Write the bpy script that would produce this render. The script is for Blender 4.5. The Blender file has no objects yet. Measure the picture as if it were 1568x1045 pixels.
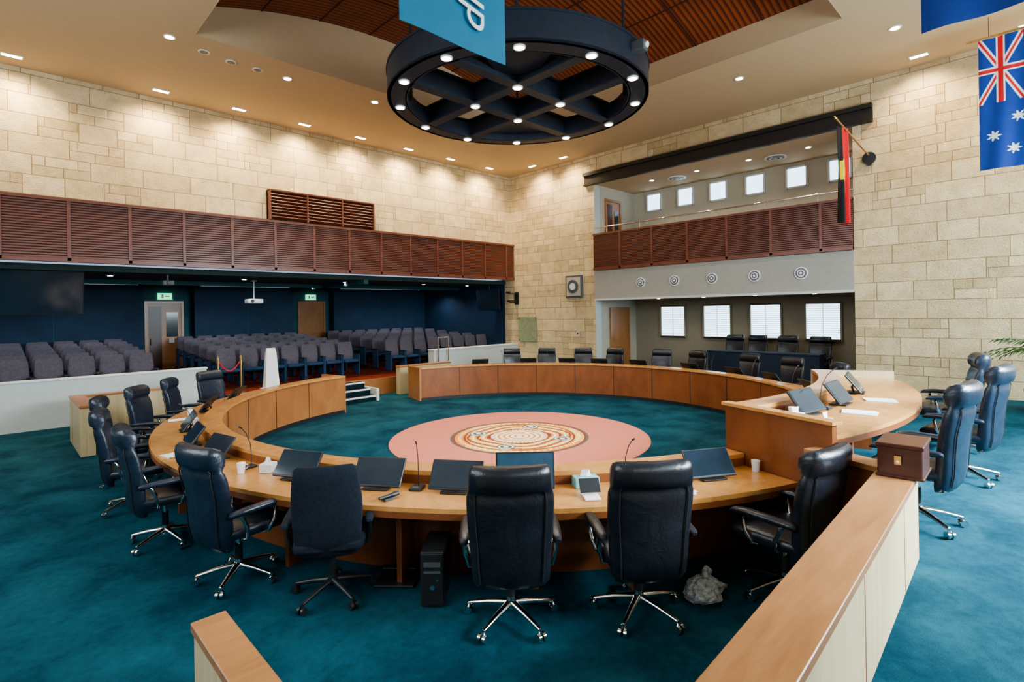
import bpy, math, random
from mathutils import Matrix, Vector
random.seed(4)
R=math.radians
C=(6.87,6.92)
ZC=7.3
# ---------------------------------------------------------------- materials
def newmat(name):
    m=bpy.data.materials.new(name); m.use_nodes=True
    nt=m.node_tree; b=nt.nodes['Principled BSDF']
    return m,nt,b
def coords(nt,scale=(1,1,1)):
    tc=nt.nodes.new('ShaderNodeTexCoord'); mp=nt.nodes.new('ShaderNodeMapping')
    mp.inputs['Scale'].default_value=scale
    nt.links.new(tc.outputs['Object'],mp.inputs['Vector']); return mp.outputs['Vector']
def noise(nt,vec,sc,det=3,rough=.5,dist=0):
    n=nt.nodes.new('ShaderNodeTexNoise'); n.inputs['Scale'].default_value=sc
    n.inputs['Detail'].default_value=det; n.inputs['Roughness'].default_value=rough
    n.inputs['Distortion'].default_value=dist
    nt.links.new(vec,n.inputs['Vector']); return n.outputs['Fac']
def ramp(nt,fac,stops):
    r=nt.nodes.new('ShaderNodeValToRGB')
    e=r.color_ramp.elements
    while len(e)<len(stops): e.new(.5)
    for i,(p,c) in enumerate(stops):
        e[i].position=p; e[i].color=(*c,1)
    nt.links.new(fac,r.inputs['Fac']); return r.outputs['Color']
def bump(nt,b,h,st=.3,dist=.01):
    n=nt.nodes.new('ShaderNodeBump'); n.inputs['Strength'].default_value=st; n.inputs['Distance'].default_value=dist
    nt.links.new(h,n.inputs['Height']); nt.links.new(n.outputs['Normal'],b.inputs['Normal'])
def mix(nt,fac,a,c,mode='MIX'):
    n=nt.nodes.new('ShaderNodeMix'); n.data_type='RGBA'; n.blend_type=mode
    for s,v in ((0,fac),(6,a),(7,c)):
        if hasattr(v,'is_output') : nt.links.new(v,n.inputs[s])
        elif s==0: n.inputs[s].default_value=v
        else: n.inputs[s].default_value=(*v,1)
    return n.outputs[2]
def plain(name,col,rough=.5,metal=0,var=.12,sc=8,emit=0,bmp=0,spec=.5,coat=0):
    m,nt,b=newmat(name)
    v=coords(nt); f=noise(nt,v,sc)
    d=tuple(max(0,c*(1-var)) for c in col); l=tuple(min(1,c*(1+var)) for c in col)
    co=ramp(nt,f,[(.3,d),(.7,l)])
    nt.links.new(co,b.inputs['Base Color'])
    b.inputs['Roughness'].default_value=rough; b.inputs['Metallic'].default_value=metal
    b.inputs['Specular IOR Level'].default_value=spec
    b.inputs['Coat Weight'].default_value=coat
    if emit:
        b.inputs['Emission Color'].default_value=(*col,1); b.inputs['Emission Strength'].default_value=emit
    if bmp: bump(nt,b,noise(nt,v,sc*6),bmp,.005)
    return m
def leather(name,col):
    m,nt,b=newmat(name); v=coords(nt)
    f=noise(nt,v,6,4,.6,.5)
    nt.links.new(ramp(nt,f,[(.3,tuple(c*.7 for c in col)),(.7,tuple(c*1.4 for c in col))]),b.inputs['Base Color'])
    b.inputs['Roughness'].default_value=.33; b.inputs['Specular IOR Level'].default_value=.6
    bump(nt,b,f,.5,.02); return m
def wood(name,c1,c2,rough=.35,scale=(2,2,25),coat=.2,sc=1.2):
    m,nt,b=newmat(name)
    v=coords(nt,scale); f=noise(nt,v,sc,6,.6,.6)
    co=ramp(nt,f,[(.3,c1),(.68,c2)])
    v2=coords(nt); f2=noise(nt,v2,.8,2)
    co=mix(nt,.35,co,ramp(nt,f2,[(.35,c1),(.65,c2)]))
    nt.links.new(co,b.inputs['Base Color']); b.inputs['Roughness'].default_value=rough
    b.inputs['Coat Weight'].default_value=coat; b.inputs['Coat Roughness'].default_value=.25
    return m
def stone_mat():
    m,nt,b=newmat('limestone_blocks')
    tc=nt.nodes.new('ShaderNodeTexCoord'); sx=nt.nodes.new('ShaderNodeSeparateXYZ')
    nt.links.new(tc.outputs['Object'],sx.inputs[0])
    ad=nt.nodes.new('ShaderNodeMath'); ad.operation='ADD'
    nt.links.new(sx.outputs[0],ad.inputs[0]); nt.links.new(sx.outputs[1],ad.inputs[1])
    cb=nt.nodes.new('ShaderNodeCombineXYZ'); nt.links.new(ad.outputs[0],cb.inputs[0]); nt.links.new(sx.outputs[2],cb.inputs[1])
    def brick(w,h,c1,c2,off,mort,sq=1,sqf=2):
        n=nt.nodes.new('ShaderNodeTexBrick'); n.offset=off; n.offset_frequency=2; n.squash=sq; n.squash_frequency=sqf
        n.inputs['Scale'].default_value=1; n.inputs['Brick Width'].default_value=w; n.inputs['Row Height'].default_value=h
        n.inputs['Mortar Size'].default_value=.008; n.inputs['Mortar Smooth'].default_value=.4
        n.inputs['Color1'].default_value=(*c1,1); n.inputs['Color2'].default_value=(*c2,1); n.inputs['Mortar'].default_value=(*mort,1)
        nt.links.new(cb.outputs[0],n.inputs['Vector']); return n
    c1=(.86,.71,.46); c2=(.64,.50,.30); mo=(.34,.24,.12)
    A=brick(.93,.40,c1,c2,.37,mo,.7,3)
    B=brick(.52,.20,c1,c2,.45,mo)
    K=brick(.93,.40,(0,0,0),(1,1,1),.37,(0,0,0),.7,3)
    gt=nt.nodes.new('ShaderNodeMath'); gt.operation='GREATER_THAN'; gt.inputs[1].default_value=.70
    nt.links.new(K.outputs['Color'],gt.inputs[0])
    co=mix(nt,gt.outputs[0],A.outputs['Color'],B.outputs['Color'])
    f=noise(nt,cb.outputs[0],3.5,6,.65)
    co=mix(nt,.6,co,ramp(nt,f,[(.3,(.64,.58,.46)),(.6,(1,1,1))]),'MULTIPLY')
    f2=noise(nt,cb.outputs[0],30,4,.7)
    co=mix(nt,.35,co,ramp(nt,f2,[(.32,(.5,.45,.4)),(.5,(1,1,1))]),'MULTIPLY')
    nt.links.new(co,b.inputs['Base Color']); b.inputs['Roughness'].default_value=.85
    hb=mix(nt,.5,co,ramp(nt,f2,[(.2,(0,0,0)),(.8,(1,1,1))]))
    bump(nt,b,hb,.8,.035)
    return m
def carpet(name,c1,c2):
    m,nt,b=newmat(name); v=coords(nt)
    f=noise(nt,v,1.3,5,.6,.4); co=ramp(nt,f,[(.35,c1),(.65,c2)])
    g=noise(nt,v,160,2); co=mix(nt,.6,co,ramp(nt,g,[(.3,(.45,.45,.45)),(.7,(1,1,1))]),'MULTIPLY')
    h=noise(nt,v,14,5,.7); co=mix(nt,.6,co,ramp(nt,h,[(.35,(.6,.6,.6)),(.6,(1,1,1))]),'MULTIPLY')
    nt.links.new(co,b.inputs['Base Color']); b.inputs['Roughness'].default_value=1; b.inputs['Specular IOR Level'].default_value=.08
    bump(nt,b,g,.5,.01); return m
def slats_mat(name,c1,c2,axis,period):
    m,nt,b=newmat(name); v=coords(nt)
    sx=nt.nodes.new('ShaderNodeSeparateXYZ'); nt.links.new(v,sx.inputs[0])
    mu=nt.nodes.new('ShaderNodeMath'); mu.operation='MULTIPLY'; mu.inputs[1].default_value=1/period; nt.links.new(sx.outputs[axis],mu.inputs[0])
    fr=nt.nodes.new('ShaderNodeMath'); fr.operation='FRACT'; nt.links.new(mu.outputs[0],fr.inputs[0])
    co=ramp(nt,fr.outputs[0],[(0,(.02,.006,.004)),(.3,c1),(.65,c2),(.98,c1)])
    f=noise(nt,v,1.5,4); co=mix(nt,.5,co,ramp(nt,f,[(.3,(.5,.5,.5)),(.7,(1,1,1))]),'MULTIPLY')
    nt.links.new(co,b.inputs['Base Color']); b.inputs['Roughness'].default_value=.5
    bump(nt,b,fr.outputs[0],.4,.01); return m
def emit(name,col,st):
    m,nt,b=newmat(name); b.inputs['Base Color'].default_value=(*col,1)
    b.inputs['Emission Color'].default_value=(*col,1); b.inputs['Emission Strength'].default_value=st; return m

STONE=stone_mat()
CARPET=carpet('teal_carpet',(.010,.056,.088),(.028,.122,.168))
REDCARPET=carpet('red_brown_carpet',(.13,.022,.012),(.22,.045,.025))
CEIL=plain('ceiling_paint',(.56,.42,.26),.8,var=.02)
WHITE=plain('white_wall_paint',(.56,.60,.58),.7,var=.03)
BULK=plain('grey_bulkhead_paint',(.36,.36,.32),.7,var=.03)
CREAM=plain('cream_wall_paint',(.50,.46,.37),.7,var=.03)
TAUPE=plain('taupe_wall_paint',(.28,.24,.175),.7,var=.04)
NAVYW=plain('navy_acoustic_wall',(.012,.042,.090),.75,var=.15,sc=2)
TEALW=plain('teal_wall_paint',(.02,.10,.13),.7,var=.1)
DARKC=plain('dark_green_ceiling',(.02,.045,.045),.8)
DESK=wood('honey_timber_top',(.46,.20,.055),(.68,.35,.12),.26,(6,6,6),.4)
PANEL=wood('jarrah_desk_panel',(.16,.050,.016),(.27,.092,.030),.35,(3,3,1.5))
RPANEL=wood('orange_desk_panel',(.28,.11,.036),(.43,.19,.07),.35,(3,3,1.5))
PALE=wood('pale_timber',(.42,.33,.18),(.66,.54,.33),.45,(12,12,.7),.1)
CAP=wood('timber_cap',(.29,.125,.048),(.45,.215,.085),.32,(2,14,6),.3)
RED=wood('red_timber_slat',(.12,.034,.020),(.21,.068,.042),.38,(1,1,14),.3)
REDD=plain('dark_red_timber_back',(.05,.014,.008),.7)
VAULT=slats_mat('slatted_red_ceiling',(.18,.036,.011),(.32,.080,.024),1,.11)
STEEL=plain('dark_slate_steel',(.034,.044,.066),.38,.3,var=.1)
BLACK=leather('black_leather',(.011,.014,.021))
NAVYL=leather('dark_leather',(.012,.021,.038))
FABRIC=plain('black_fabric',(.016,.022,.034),.85,var=.2,sc=40,bmp=.2,spec=.2)
CHROME=plain('chrome',(.8,.8,.8),.12,1,var=.03)
PLAST=plain('black_plastic',(.02,.022,.025),.4)
DGREY=plain('grey_plastic',(.10,.11,.12),.45)
SCREEN=plain('dark_screen_glass',(.018,.032,.050),.10,spec=.7)
SCREENB=plain('navy_screen',(.035,.075,.12),.25)
WHITEP=plain('white_plastic',(.75,.76,.76),.4,var=.04)
PAPER=plain('paper',(.8,.8,.78),.8,var=.03)
SEATG=plain('taupe_seat_fabric',(.12,.105,.13),.85,var=.15,sc=20)
SEATB=plain('blue_seat_fabric',(.020,.060,.13),.85,var=.15,sc=20)
TABN=plain('dark_table_cloth',(.008,.016,.035),.7)
GOLD=plain('brass',(.6,.4,.16),.3,1)
LAMP=emit('warm_lamp',(1,.88,.68),14)
LAMPO=plain('lamp_trim',(.8,.78,.7),.4)
SKYW=emit('daylight_pane',(.62,.82,1),2.4)
BLIND=plain('window_blind',(.70,.76,.74),.6,emit=.5)  # emission put into the slats for their daylight glow
EXIT=emit('exit_green',(.15,.75,.35),1.6)
GREENP=plain('frosted_green_panel',(.30,.34,.22),.3)
LEAF=plain('palm_leaf',(.03,.11,.02),.5)
DBOX=wood('dark_red_box_timber',(.035,.009,.006),(.075,.020,.012),.35,(3,3,12))
TEALB=plain('teal_banner_cloth',(.012,.16,.29),.75,var=.05)
FBLUE=plain('flag_blue',(.008,.045,.27),.75,var=.06)
FWHITE=plain('flag_white',(.8,.8,.8),.75,var=.03)
FRED=plain('flag_red',(.62,.015,.02),.75,var=.05)
FBLACK=plain('flag_black',(.012,.012,.012),.75)
FYEL=plain('flag_yellow',(.85,.62,.02),.75)
RUG1=plain('rug_salmon',(.60,.20,.135),.95,var=.06,sc=30)
RUG2=plain('rug_white',(.85,.76,.58),.95,var=.05,sc=30)
RUG3=plain('rug_ochre',(.74,.28,.03),.95,var=.08,sc=30)
RUG4=plain('rug_brown',(.24,.05,.02),.95,var=.1,sc=30)
RUG5=plain('rug_grey',(.10,.10,.11),.95,var=.1,sc=30)
RUG6=plain('rug_yellow',(.80,.48,.12),.95,var=.1,sc=30)
TISS=plain('tissue_box',(.20,.42,.44),.6,var=.3,sc=60)
BAG=plain('plastic_bag',(.50,.55,.60),.2,var=.5,sc=30,bmp=.9)
BAG.node_tree.nodes['Principled BSDF'].inputs['Transmission Weight'].default_value=.35
STEPC=plain('step_carpet',(.008,.022,.03),.95,spec=.1)
STRIP=emit('hall_strip_light',(.6,.85,1),.35)
BEAMM=plain('beam_dark_bronze',(.028,.022,.020),.5,.2)

# ---------------------------------------------------------------- mesh builder
class MB:
    def __init__(s): s.v=[];s.f=[];s.fm=[];s.sm=[];s.mats=[];s.M=Matrix.Identity(4)
    def mi(s,m):
        if m not in s.mats: s.mats.append(m)
        return s.mats.index(m)
    def add(s,vs,fs,mat,smooth=False):
        o=len(s.v); s.v+=[tuple(s.M@Vector(p)) for p in vs]; k=s.mi(mat)
        for f in fs: s.f.append([o+i for i in f]); s.fm.append(k); s.sm.append(smooth)
    def box(s,c,d,mat,rot=None,b=0):
        hx,hy,hz=d[0]/2,d[1]/2,d[2]/2
        if b<=0:
            vs=[(x*hx,y*hy,z*hz) for z in(-1,1) for y in(-1,1) for x in(-1,1)]
            fs=[(0,2,3,1),(4,5,7,6),(0,1,5,4),(2,6,7,3),(0,4,6,2),(1,3,7,5)]
        else:
            b=min(b,hx*.9,hy*.9,hz*.9)
            vs=[];idx={}
            for sx in(-1,1):
                for sy in(-1,1):
                    for sz in(-1,1):
                        for a in range(3):
                            p=[sx*(hx-b),sy*(hy-b),sz*(hz-b)]
                            p[a]+= (sx,sy,sz)[a]*b
                            idx[(sx,sy,sz,a)]=len(vs); vs.append(tuple(p))
            fs=[]
            for a in range(3):
                o=[i for i in range(3) if i!=a]
                for sg in(-1,1):
                    q=[]
                    for (i,j) in((-1,-1),(1,-1),(1,1),(-1,1)):
                        k=[0,0,0];k[a]=sg;k[o[0]]=i;k[o[1]]=j
                        q.append(idx[(k[0],k[1],k[2],a)])
                    if (sg>0)==(a==1): q=q[::-1]
                    fs.append(q)
            for a in range(3):
                o=[i for i in range(3) if i!=a]
                for i in(-1,1):
                    for j in(-1,1):
                        q=[]
                        for (e,ax) in((-1,o[0]),(1,o[0]),(1,o[1]),(-1,o[1])):
                            k=[0,0,0];k[a]=e;k[o[0]]=i;k[o[1]]=j
                            q.append(idx[(k[0],k[1],k[2],ax)])
                        fs.append(q)
            for sx in(-1,1):
                for sy in(-1,1):
                    for sz in(-1,1):
                        fs.append([idx[(sx,sy,sz,0)],idx[(sx,sy,sz,1)],idx[(sx,sy,sz,2)]])
        T=Matrix.Translation(c)
        if rot is not None: T=T@rot.to_4x4()
        s.add([T@Vector(p) for p in vs],fs,mat)
    def b2(s,x0,x1,y0,y1,z0,z1,mat,b=0):
        s.box(((x0+x1)/2,(y0+y1)/2,(z0+z1)/2),(abs(x1-x0),abs(y1-y0),abs(z1-z0)),mat,b=b)
    def loft(s,secs,mat,smooth=True,caps=True):
        n=len(secs[0]); vs=[p for q in secs for p in q]; fs=[]
        for i in range(len(secs)-1):
            for j in range(n):
                k=(j+1)%n; fs.append((i*n+j,i*n+k,(i+1)*n+k,(i+1)*n+j))
        s.add(vs,fs,mat,smooth)
        if caps: s.add(secs[0],[list(range(n))[::-1]],mat); s.add(secs[-1],[list(range(n))],mat)
    def tube(s,pts,r,mat,n=8):
        pts=[Vector(p) for p in pts]; secs=[]
        up=None
        for i,p in enumerate(pts):
            t=(pts[min(i+1,len(pts)-1)]-pts[max(i-1,0)]).normalized()
            if up is None:
                up=Vector((0,0,1)) if abs(t.z)<.9 else Vector((1,0,0))
            a=t.cross(up).normalized(); bb=t.cross(a).normalized()
            rr=r[i] if isinstance(r,(list,tuple)) else r
            secs.append([tuple(p+a*math.cos(2*math.pi*j/n)*rr+bb*math.sin(2*math.pi*j/n)*rr) for j in range(n)])
        s.loft(secs,mat)
    def cyl(s,p0,p1,r,mat,n=20,r2=None):
        s.tube([p0,p1],[r,r if r2 is None else r2],mat,n)
    def sector(s,r0,r1,z0,z1,a0,a1,mat,n=None,c=C,top=None):
        n=n or max(2,int(abs(a1-a0)/1.5))
        A=[R(a0+(a1-a0)*i/n) for i in range(n+1)]
        def p(r,a,z): return (c[0]+r*math.cos(a),c[1]+r*math.sin(a),z)
        full=abs(abs(a1-a0)-360)<1e-3
        vs=[];
        for a in A: vs+=[p(r0,a,z0),p(r1,a,z0),p(r1,a,z1),p(r0,a,z1)]
        fs=[[],[],[],[]]
        for i in range(n):
            for j in range(4):
                k=(j+1)%4; fs[j].append((i*4+j,i*4+k,(i+1)*4+k,(i+1)*4+j))
        for j in range(4): s.add(vs,fs[j],(top if (j==2 and top) else mat),j in(1,3))
        if not full: s.add(vs[:4],[(0,3,2,1)],mat); s.add(vs[-4:],[(0,1,2,3)],mat)
    def prism(s,poly,z0,z1,mat):
        n=len(poly); vs=[(x,y,z0) for x,y in poly]+[(x,y,z1) for x,y in poly]
        fs=[list(range(n))[::-1],list(range(n,2*n))]+[(i,(i+1)%n,n+(i+1)%n,n+i) for i in range(n)]
        s.add(vs,fs,mat)
    def mesh(s,name):
        me=bpy.data.meshes.new(name); me.from_pydata(s.v,[],s.f)
        for m in s.mats: me.materials.append(m)
        me.polygons.foreach_set('material_index',s.fm); me.polygons.foreach_set('use_smooth',s.sm)
        me.validate(); me.update(); return me
    def obj(s,name,loc=None,rotz=0):
        return inst(s.mesh(name),name,loc or (0,0,0),rotz)
def inst(me,name,loc=(0,0,0),rotz=0,rot=None):
    o=bpy.data.objects.new(name,me); bpy.context.scene.collection.objects.link(o)
    o.location=loc; o.rotation_euler=rot or (0,0,rotz); return o
def se(w,d,n=24,e=.45):
    out=[]
    for i in range(n):
        a=2*math.pi*i/n; c,q=math.cos(a),math.sin(a)
        out.append((w/2*math.copysign(abs(c)**e,c),d/2*math.copysign(abs(q)**e,q)))
    return out
def PH(phi): return -134.2+phi
def P(th,r,z=0): return (C[0]+r*math.cos(R(th)),C[1]+r*math.sin(R(th)),z)

XE=13.9; YN=14.3; XW=-4.; YS=-4.
# ---------------------------------------------------------------- room shell
m=MB(); m.b2(XW,XE+2.5,YS,YN,-.2,0,CARPET); m.obj('floor')
m=MB()
pl=[]
for i in range(17):
    a=-109.5+(48.5)*i/16; pl.append(P(a,5.12)[:2])
poly=pl+[(9.75,1.75),(13.88,1.75),(13.88,YS+.02),(XW+.02,YS+.02),(XW+.02,.6),(1.5,.65),(4.75,.77)]
m.prism(poly,0.001,.45,CARPET); m.obj('floor_dais')
m=MB()
m.b2(XW,XE,YN,20.5,0.0,.45,REDCARPET); m.b2(3.62,10.1,13.55,YN,0.001,.45,REDCARPET)
m.b2(3.62,10.1,13.50,13.55,.001,.46,RPANEL)
m.obj('floor_audience')
m=MB()
for i in range(3):
    m.b2(4.9,7.2,12.6+.3*i,13.49,.001+.15*i,.15*(i+1)-.012,STEPC)
    m.b2(4.9,7.2,12.58+.3*i,12.63+.3*i,.15*(i+1)-.04,.15*(i+1)-.005,WHITEP)
m.b2(7.2,7.27,12.55,13.49,0.001,.32,WHITE)
m.obj('entry_steps')
# ceiling with square opening
X0,X1,Y0,Y1=2.6,10.62,2.55,10.6
m=MB()
m.b2(XW,X0,YS,YN,ZC,ZC+.1,CEIL); m.b2(X1,XE,YS,YN,ZC,ZC+.1,CEIL)
m.b2(X0,X1,YS,Y0,ZC,ZC+.1,CEIL); m.b2(X0,X1,Y1,YN,ZC,ZC+.1,CEIL)
m.obj('ceiling')
def vz(x):
    t=(x-(X0+X1)/2)/((X1-X0)/2); return ZC+.5+.7*(1-t*t)
m=MB(); N=24
xs=[X0+(X1-X0)*i/N for i in range(N+1)]
for yy in(Y0+.012,Y1-.012):
    vs=[(x,yy,ZC) for x in xs]+[(x,yy,vz(x)+.02) for x in xs]
    m.add(vs,[(i,i+1,N+2+i,N+1+i) for i in range(N)],CEIL)
for xx in (X0+.012,X1-.012): m.add([(xx,Y0,ZC),(xx,Y1,ZC),(xx,Y1,ZC+.56),(xx,Y0,ZC+.56)],[(0,1,2,3)],CEIL)
m.b2(X0,X1,Y0,Y0+.014,ZC-.006,ZC,CEIL); m.b2(X0,X1,Y1-.014,Y1,ZC-.006,ZC,CEIL); m.b2(X0,X0+.014,Y0,Y1,ZC-.006,ZC,CEIL); m.b2(X1-.014,X1,Y0,Y1,ZC-.006,ZC,CEIL)
m.obj('trim_ceiling_fascia')
m=MB()
vs=[(x,Y0-.02,vz(x)) for x in xs]+[(x,Y1+.02,vz(x)) for x in xs]
m.add(vs,[(i,i+1,N+2+i,N+1+i) for i in range(N)],VAULT,True)
for k in range(1,7):
    x=X0+(X1-X0)*k/7; m.b2(x-.012,x+.012,Y0,Y1,vz(x)-.012,vz(x)+.02,REDD)
for k in range(1,6):
    y=Y0+(Y1-Y0)*k/6
    for i in range(N):
        m.add([(xs[i],y-.015,vz(xs[i])-.012),(xs[i+1],y-.015,vz(xs[i+1])-.012),(xs[i+1],y+.015,vz(xs[i+1])-.012),(xs[i],y+.015,vz(xs[i])-.012)],[(0,1,2,3)],REDD)
m.obj('ceiling_timber_vault')
# walls
m=MB(); m.b2(XW,XE,YN,YN+.3,3.5,ZC,STONE); m.obj('wall_north')
m=MB()
m.b2(XE,XE+.3,10.42,YN+.35,0,ZC,STONE); m.b2(XE,XE+.3,YS,3.2,0,ZC,STONE); m.b2(XE,XE+.3,3.2,10.42,6.72,ZC,STONE)
m.obj('wall_east')
m=MB(); m.b2(XW-.2,XW,YS,20.5,0,ZC,WHITE); m.obj('wall_west')
m=MB(); m.b2(XW,XE,YS-.2,YS,0,ZC,WHITE); m.obj('wall_south')
m=MB(); m.b2(XW,3.6,14.12,YN-.001,0,1.06,WHITE); m.b2(XW,3.62,14.10,YN,1.06,1.09,WHITEP)
m.b2(XW,3.6,14.10,14.12,0,.1,TEALW); m.obj('wall_parapet_left')
m=MB(); m.b2(10.1,XE-.01,14.0,YN-.001,0,1.08,WHITE); m.b2(10.08,XE-.01,13.98,YN,1.08,1.11,WHITEP); m.obj('wall_parapet_right')
# audience hall
YB=20.4
m=MB()
m.b2(XW,XE+.3,YB,YB+.2,.45,3.5,NAVYW)
m.b2(4.75,8.0,YB-.5,YB,.45,3.5,NAVYW); m.b2(9.6,XE,YB-.5,YB,.45,3.5,NAVYW); m.b2(XW,3.35,YB-.5,YB,.45,3.5,NAVYW)
for x in (1.2,6.4,11.6): m.b2(x-.01,x+.01,YB-.51,YB-.5,.45,3.4,TEALW)
m.b2(3.35,4.75,YB-.04,YB,.45,3.5,TEALW); m.b2(8.0,9.6,YB-.04,YB,.45,3.5,TEALW)
m.obj('wall_audience_back')
m=MB(); m.b2(XE,XE+.3,YN+.36,YB,.0,3.5,NAVYW); m.obj('wall_audience_side')
m=MB(); m.b2(XW,XE,YN+.3,YB,3.32,3.45,DARKC)
m.b2(XW,XE,17.4,17.6,3.2,3.32,TEALW); m.b2(8.0,8.15,YN+.3,YB,3.2,3.32,TEALW)
m.obj('ceiling_audience')
def balustrade(axis,a0,a1,front,z0,z1,start,step,name):
    m=MB()
    def bx(u0,u1,d0,d1,za,zb,mat):
        if axis=='x': m.b2(u0,u1,front+d0,front+d1,za,zb,mat)
        else: m.b2(front+d0,front+d1,u0,u1,za,zb,mat)
    bx(a0,a1,.05,.14,z0,z1,REDD)
    n=22; h=(z1-z0-.12)/n
    for i in range(n):
        z=z0+.06+i*h; bx(a0,a1,.022,.05,z+.006,z+h-.014,RED)
    bx(a0,a1,0,.15,z0-.02,z0+.06,RED); bx(a0,a1,-.01,.16,z1-.06,z1,RED)
    u=start
    while u<a1:
        if u>a0: bx(u-.03,u+.03,0,.05,z0,z1,RED)
        u+=step
    m.obj(name)
balustrade('x',XW,XE-.005,14.10,3.48,4.76,-3.0,1.03,'balcony_balustrade_north')
balustrade('y',3.21,10.41,13.80,3.58,4.74,3.85,1.11,'balcony_balustrade_east')
m=MB()
m.b2(5.1,8.1,14.22,14.298,4.8,5.52,PLAST)
for k in range(9): m.box((6.6,14.16,4.84+k*.083),(3.0,.12,.022),RED,Matrix.Rotation(R(-25),3,'X'))
for x in (5.12,6.1,7.1,8.08): m.b2(x-.02,x+.02,14.08,14.298,4.78,5.54,RED)
m.b2(5.1,8.1,14.09,14.298,5.52,5.56,RED)
m.obj('timber_air_vent')
m=MB()
m.b2(13.76,13.895,2.8,10.75,6.64,6.74,BEAMM); m.b2(13.84,13.895,2.8,10.75,6.36,6.64,BEAMM); m.b2(13.78,13.895,2.8,10.75,6.33,6.37,BEAMM)
m.obj('steel_beam')
# east recess
XB=16.25
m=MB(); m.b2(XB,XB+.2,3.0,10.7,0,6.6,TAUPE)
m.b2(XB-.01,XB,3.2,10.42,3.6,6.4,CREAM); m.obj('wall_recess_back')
m=MB(); m.b2(XE+.3,XB,10.42,10.6,0,6.6,CREAM); m.b2(XE+.001,XE+.3,10.405,10.42,0,6.3,WHITE); m.obj('wall_recess_north')
m=MB(); m.b2(XE+.3,XB,3.0,3.2,0,6.6,CREAM); m.obj('wall_recess_south')
m=MB(); m.b2(XE-.001,XB,3.2,10.42,6.36,6.5,CEIL)
m.obj('ceiling_recess_upper')
m=MB(); m.b2(13.86,XB,3.2,10.42,2.64,3.55,BULK); m.b2(13.84,13.86,3.2,10.42,2.60,2.66,WHITE); m.obj('wall_recess_bulkhead')
m=MB(); m.b2(XE-.1,XB,3.2,10.42,0.001,.3,CARPET); m.obj('floor_recess')
m=MB(); m.cyl((13.85,3.2,4.92),(13.85,10.4,4.92),.022,CHROME,10)
for k in range(6): m.cyl((13.85,3.9+k*1.2,4.74),(13.85,3.9+k*1.2,4.92),.012,CHROME,8)
m.obj('balcony_handrail')
def win(name,x,yc,zc,w,h,blind):
    m=MB(); fr=.045
    m.b2(x-.03,x,yc-w/2,yc+w/2,zc-h/2,zc+h/2,SKYW)
    for s in(-1,1):
        m.b2(x-.08,x,yc+s*w/2-fr/2,yc+s*w/2+fr/2,zc-h/2-fr/2,zc+h/2+fr/2,TAUPE if blind else WHITEP)
        m.b2(x-.08,x,yc-w/2,yc+w/2,zc+s*h/2-fr/2,zc+s*h/2+fr/2,DBOX if blind else WHITEP)
    if blind:
        n=17
        for i in range(n):
            m.box((x-.06,yc,zc-h/2+(i+.5)*h/n),(.036,w-.06,.006),BLIND,Matrix.Rotation(R(30),3,'Y'))
        m.b2(x-.045,x-.035,yc-.012,yc+.012,zc-h/2,zc+h/2,WHITEP)
    m.obj(name)
for i,y in enumerate((8.97,7.46,6.0,4.49)): win('window_%d'%(i+1),XB,y,1.88,.88,1.02,True)
for i,y in enumerate((9.59,8.44,7.35,6.23,5.09,4.02)): win('window_%d'%(i+5),XB-.012,y,5.94,.52,.56,False)
def door(name,x0,x1,y,z0,z1,glass=True):
    m=MB()
    m.b2(x0-.07,x0,y-.06,y,z0,z1+.07,CAP); m.b2(x1,x1+.07,y-.06,y,z0,z1+.07,CAP); m.b2(x0,x1,y-.06,y,z1,z1+.07,CAP)
    m.b2(x0,x1,y-.035,y,z0,z1,RPANEL,.004)
    xm=(x0+x1)/2
    if glass:
        m.b2(x0+.05,xm-.08,y-.045,y-.03,z0+.05,z1-.1,DBOX); m.b2(xm+.05,x1-.1,y-.045,y-.03,z0+1.2,z1-.3,SCREEN); m.b2(x1-.35,x1-.2,y-.05,y-.03,z0+1.0,z0+1.15,PAPER)
    m.cyl((x0+.09,y-.1,z0+.95),(x0+.09,y-.1,z0+1.15),.012,CHROME,8); m.cyl((x0+.09,y-.1,z0+1.0),(x0+.09,y-.03,z0+1.0),.01,CHROME,8)
    m.obj(name)
door('door_1',3.5,4.45,YB-.045,.452,2.75); door('door_2',8.4,9.35,YB-.045,.452,2.75,glass=False)
door('door_3',14.72,15.7,10.418,.302,2.3,glass=False); door('door_4',14.55,15.3,10.418,3.56,5.9)
for nm,x in(('exit_sign',4.0),('exit_sign',8.85)):
    m=MB(); m.b2(x-.2,x+.2,YB-.1,YB-.045,2.88,3.08,EXIT); m.b2(x-.23,x+.23,YB-.09,YB-.045,2.85,2.88,WHITEP)
    m.b2(x-.1,x-.04,YB-.104,YB-.1,2.92,3.04,WHITEP); m.b2(x,x+.13,YB-.104,YB-.1,2.96,3.0,WHITEP); m.obj(nm)
for y in (8.7,7.6,6.5,5.38,4.29):
    m=MB()
    for r,mt in((.15,WHITEP),(.12,DGREY),(.09,WHITEP),(.06,DGREY),(.03,WHITEP)):
        x=13.86-(.15-r)*.2-.02; m.cyl((13.859,y,3.1),(x,y,3.1),r,mt,28)
    m.obj('wall_air_diffuser')
m=MB(); m.b2(13.82,13.898,10.9,11.6,2.72,3.46,DGREY,.01); m.b2(13.80,13.83,10.96,11.54,2.78,3.40,CREAM)
m.cyl((13.80,11.25,3.09),(13.77,11.25,3.09),.22,DGREY,28); m.cyl((13.77,11.25,3.09),(13.76,11.25,3.09),.12,WHITEP,20); m.obj('wall_speaker')
m=MB(); m.b2(13.86,13.88,13.0,13.9,1.2,2.08,GREENP)
for y in(13.05,13.85):
    for z in(1.25,2.03): m.cyl((13.898,y,z),(13.85,y,z),.02,CHROME,10)
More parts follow.
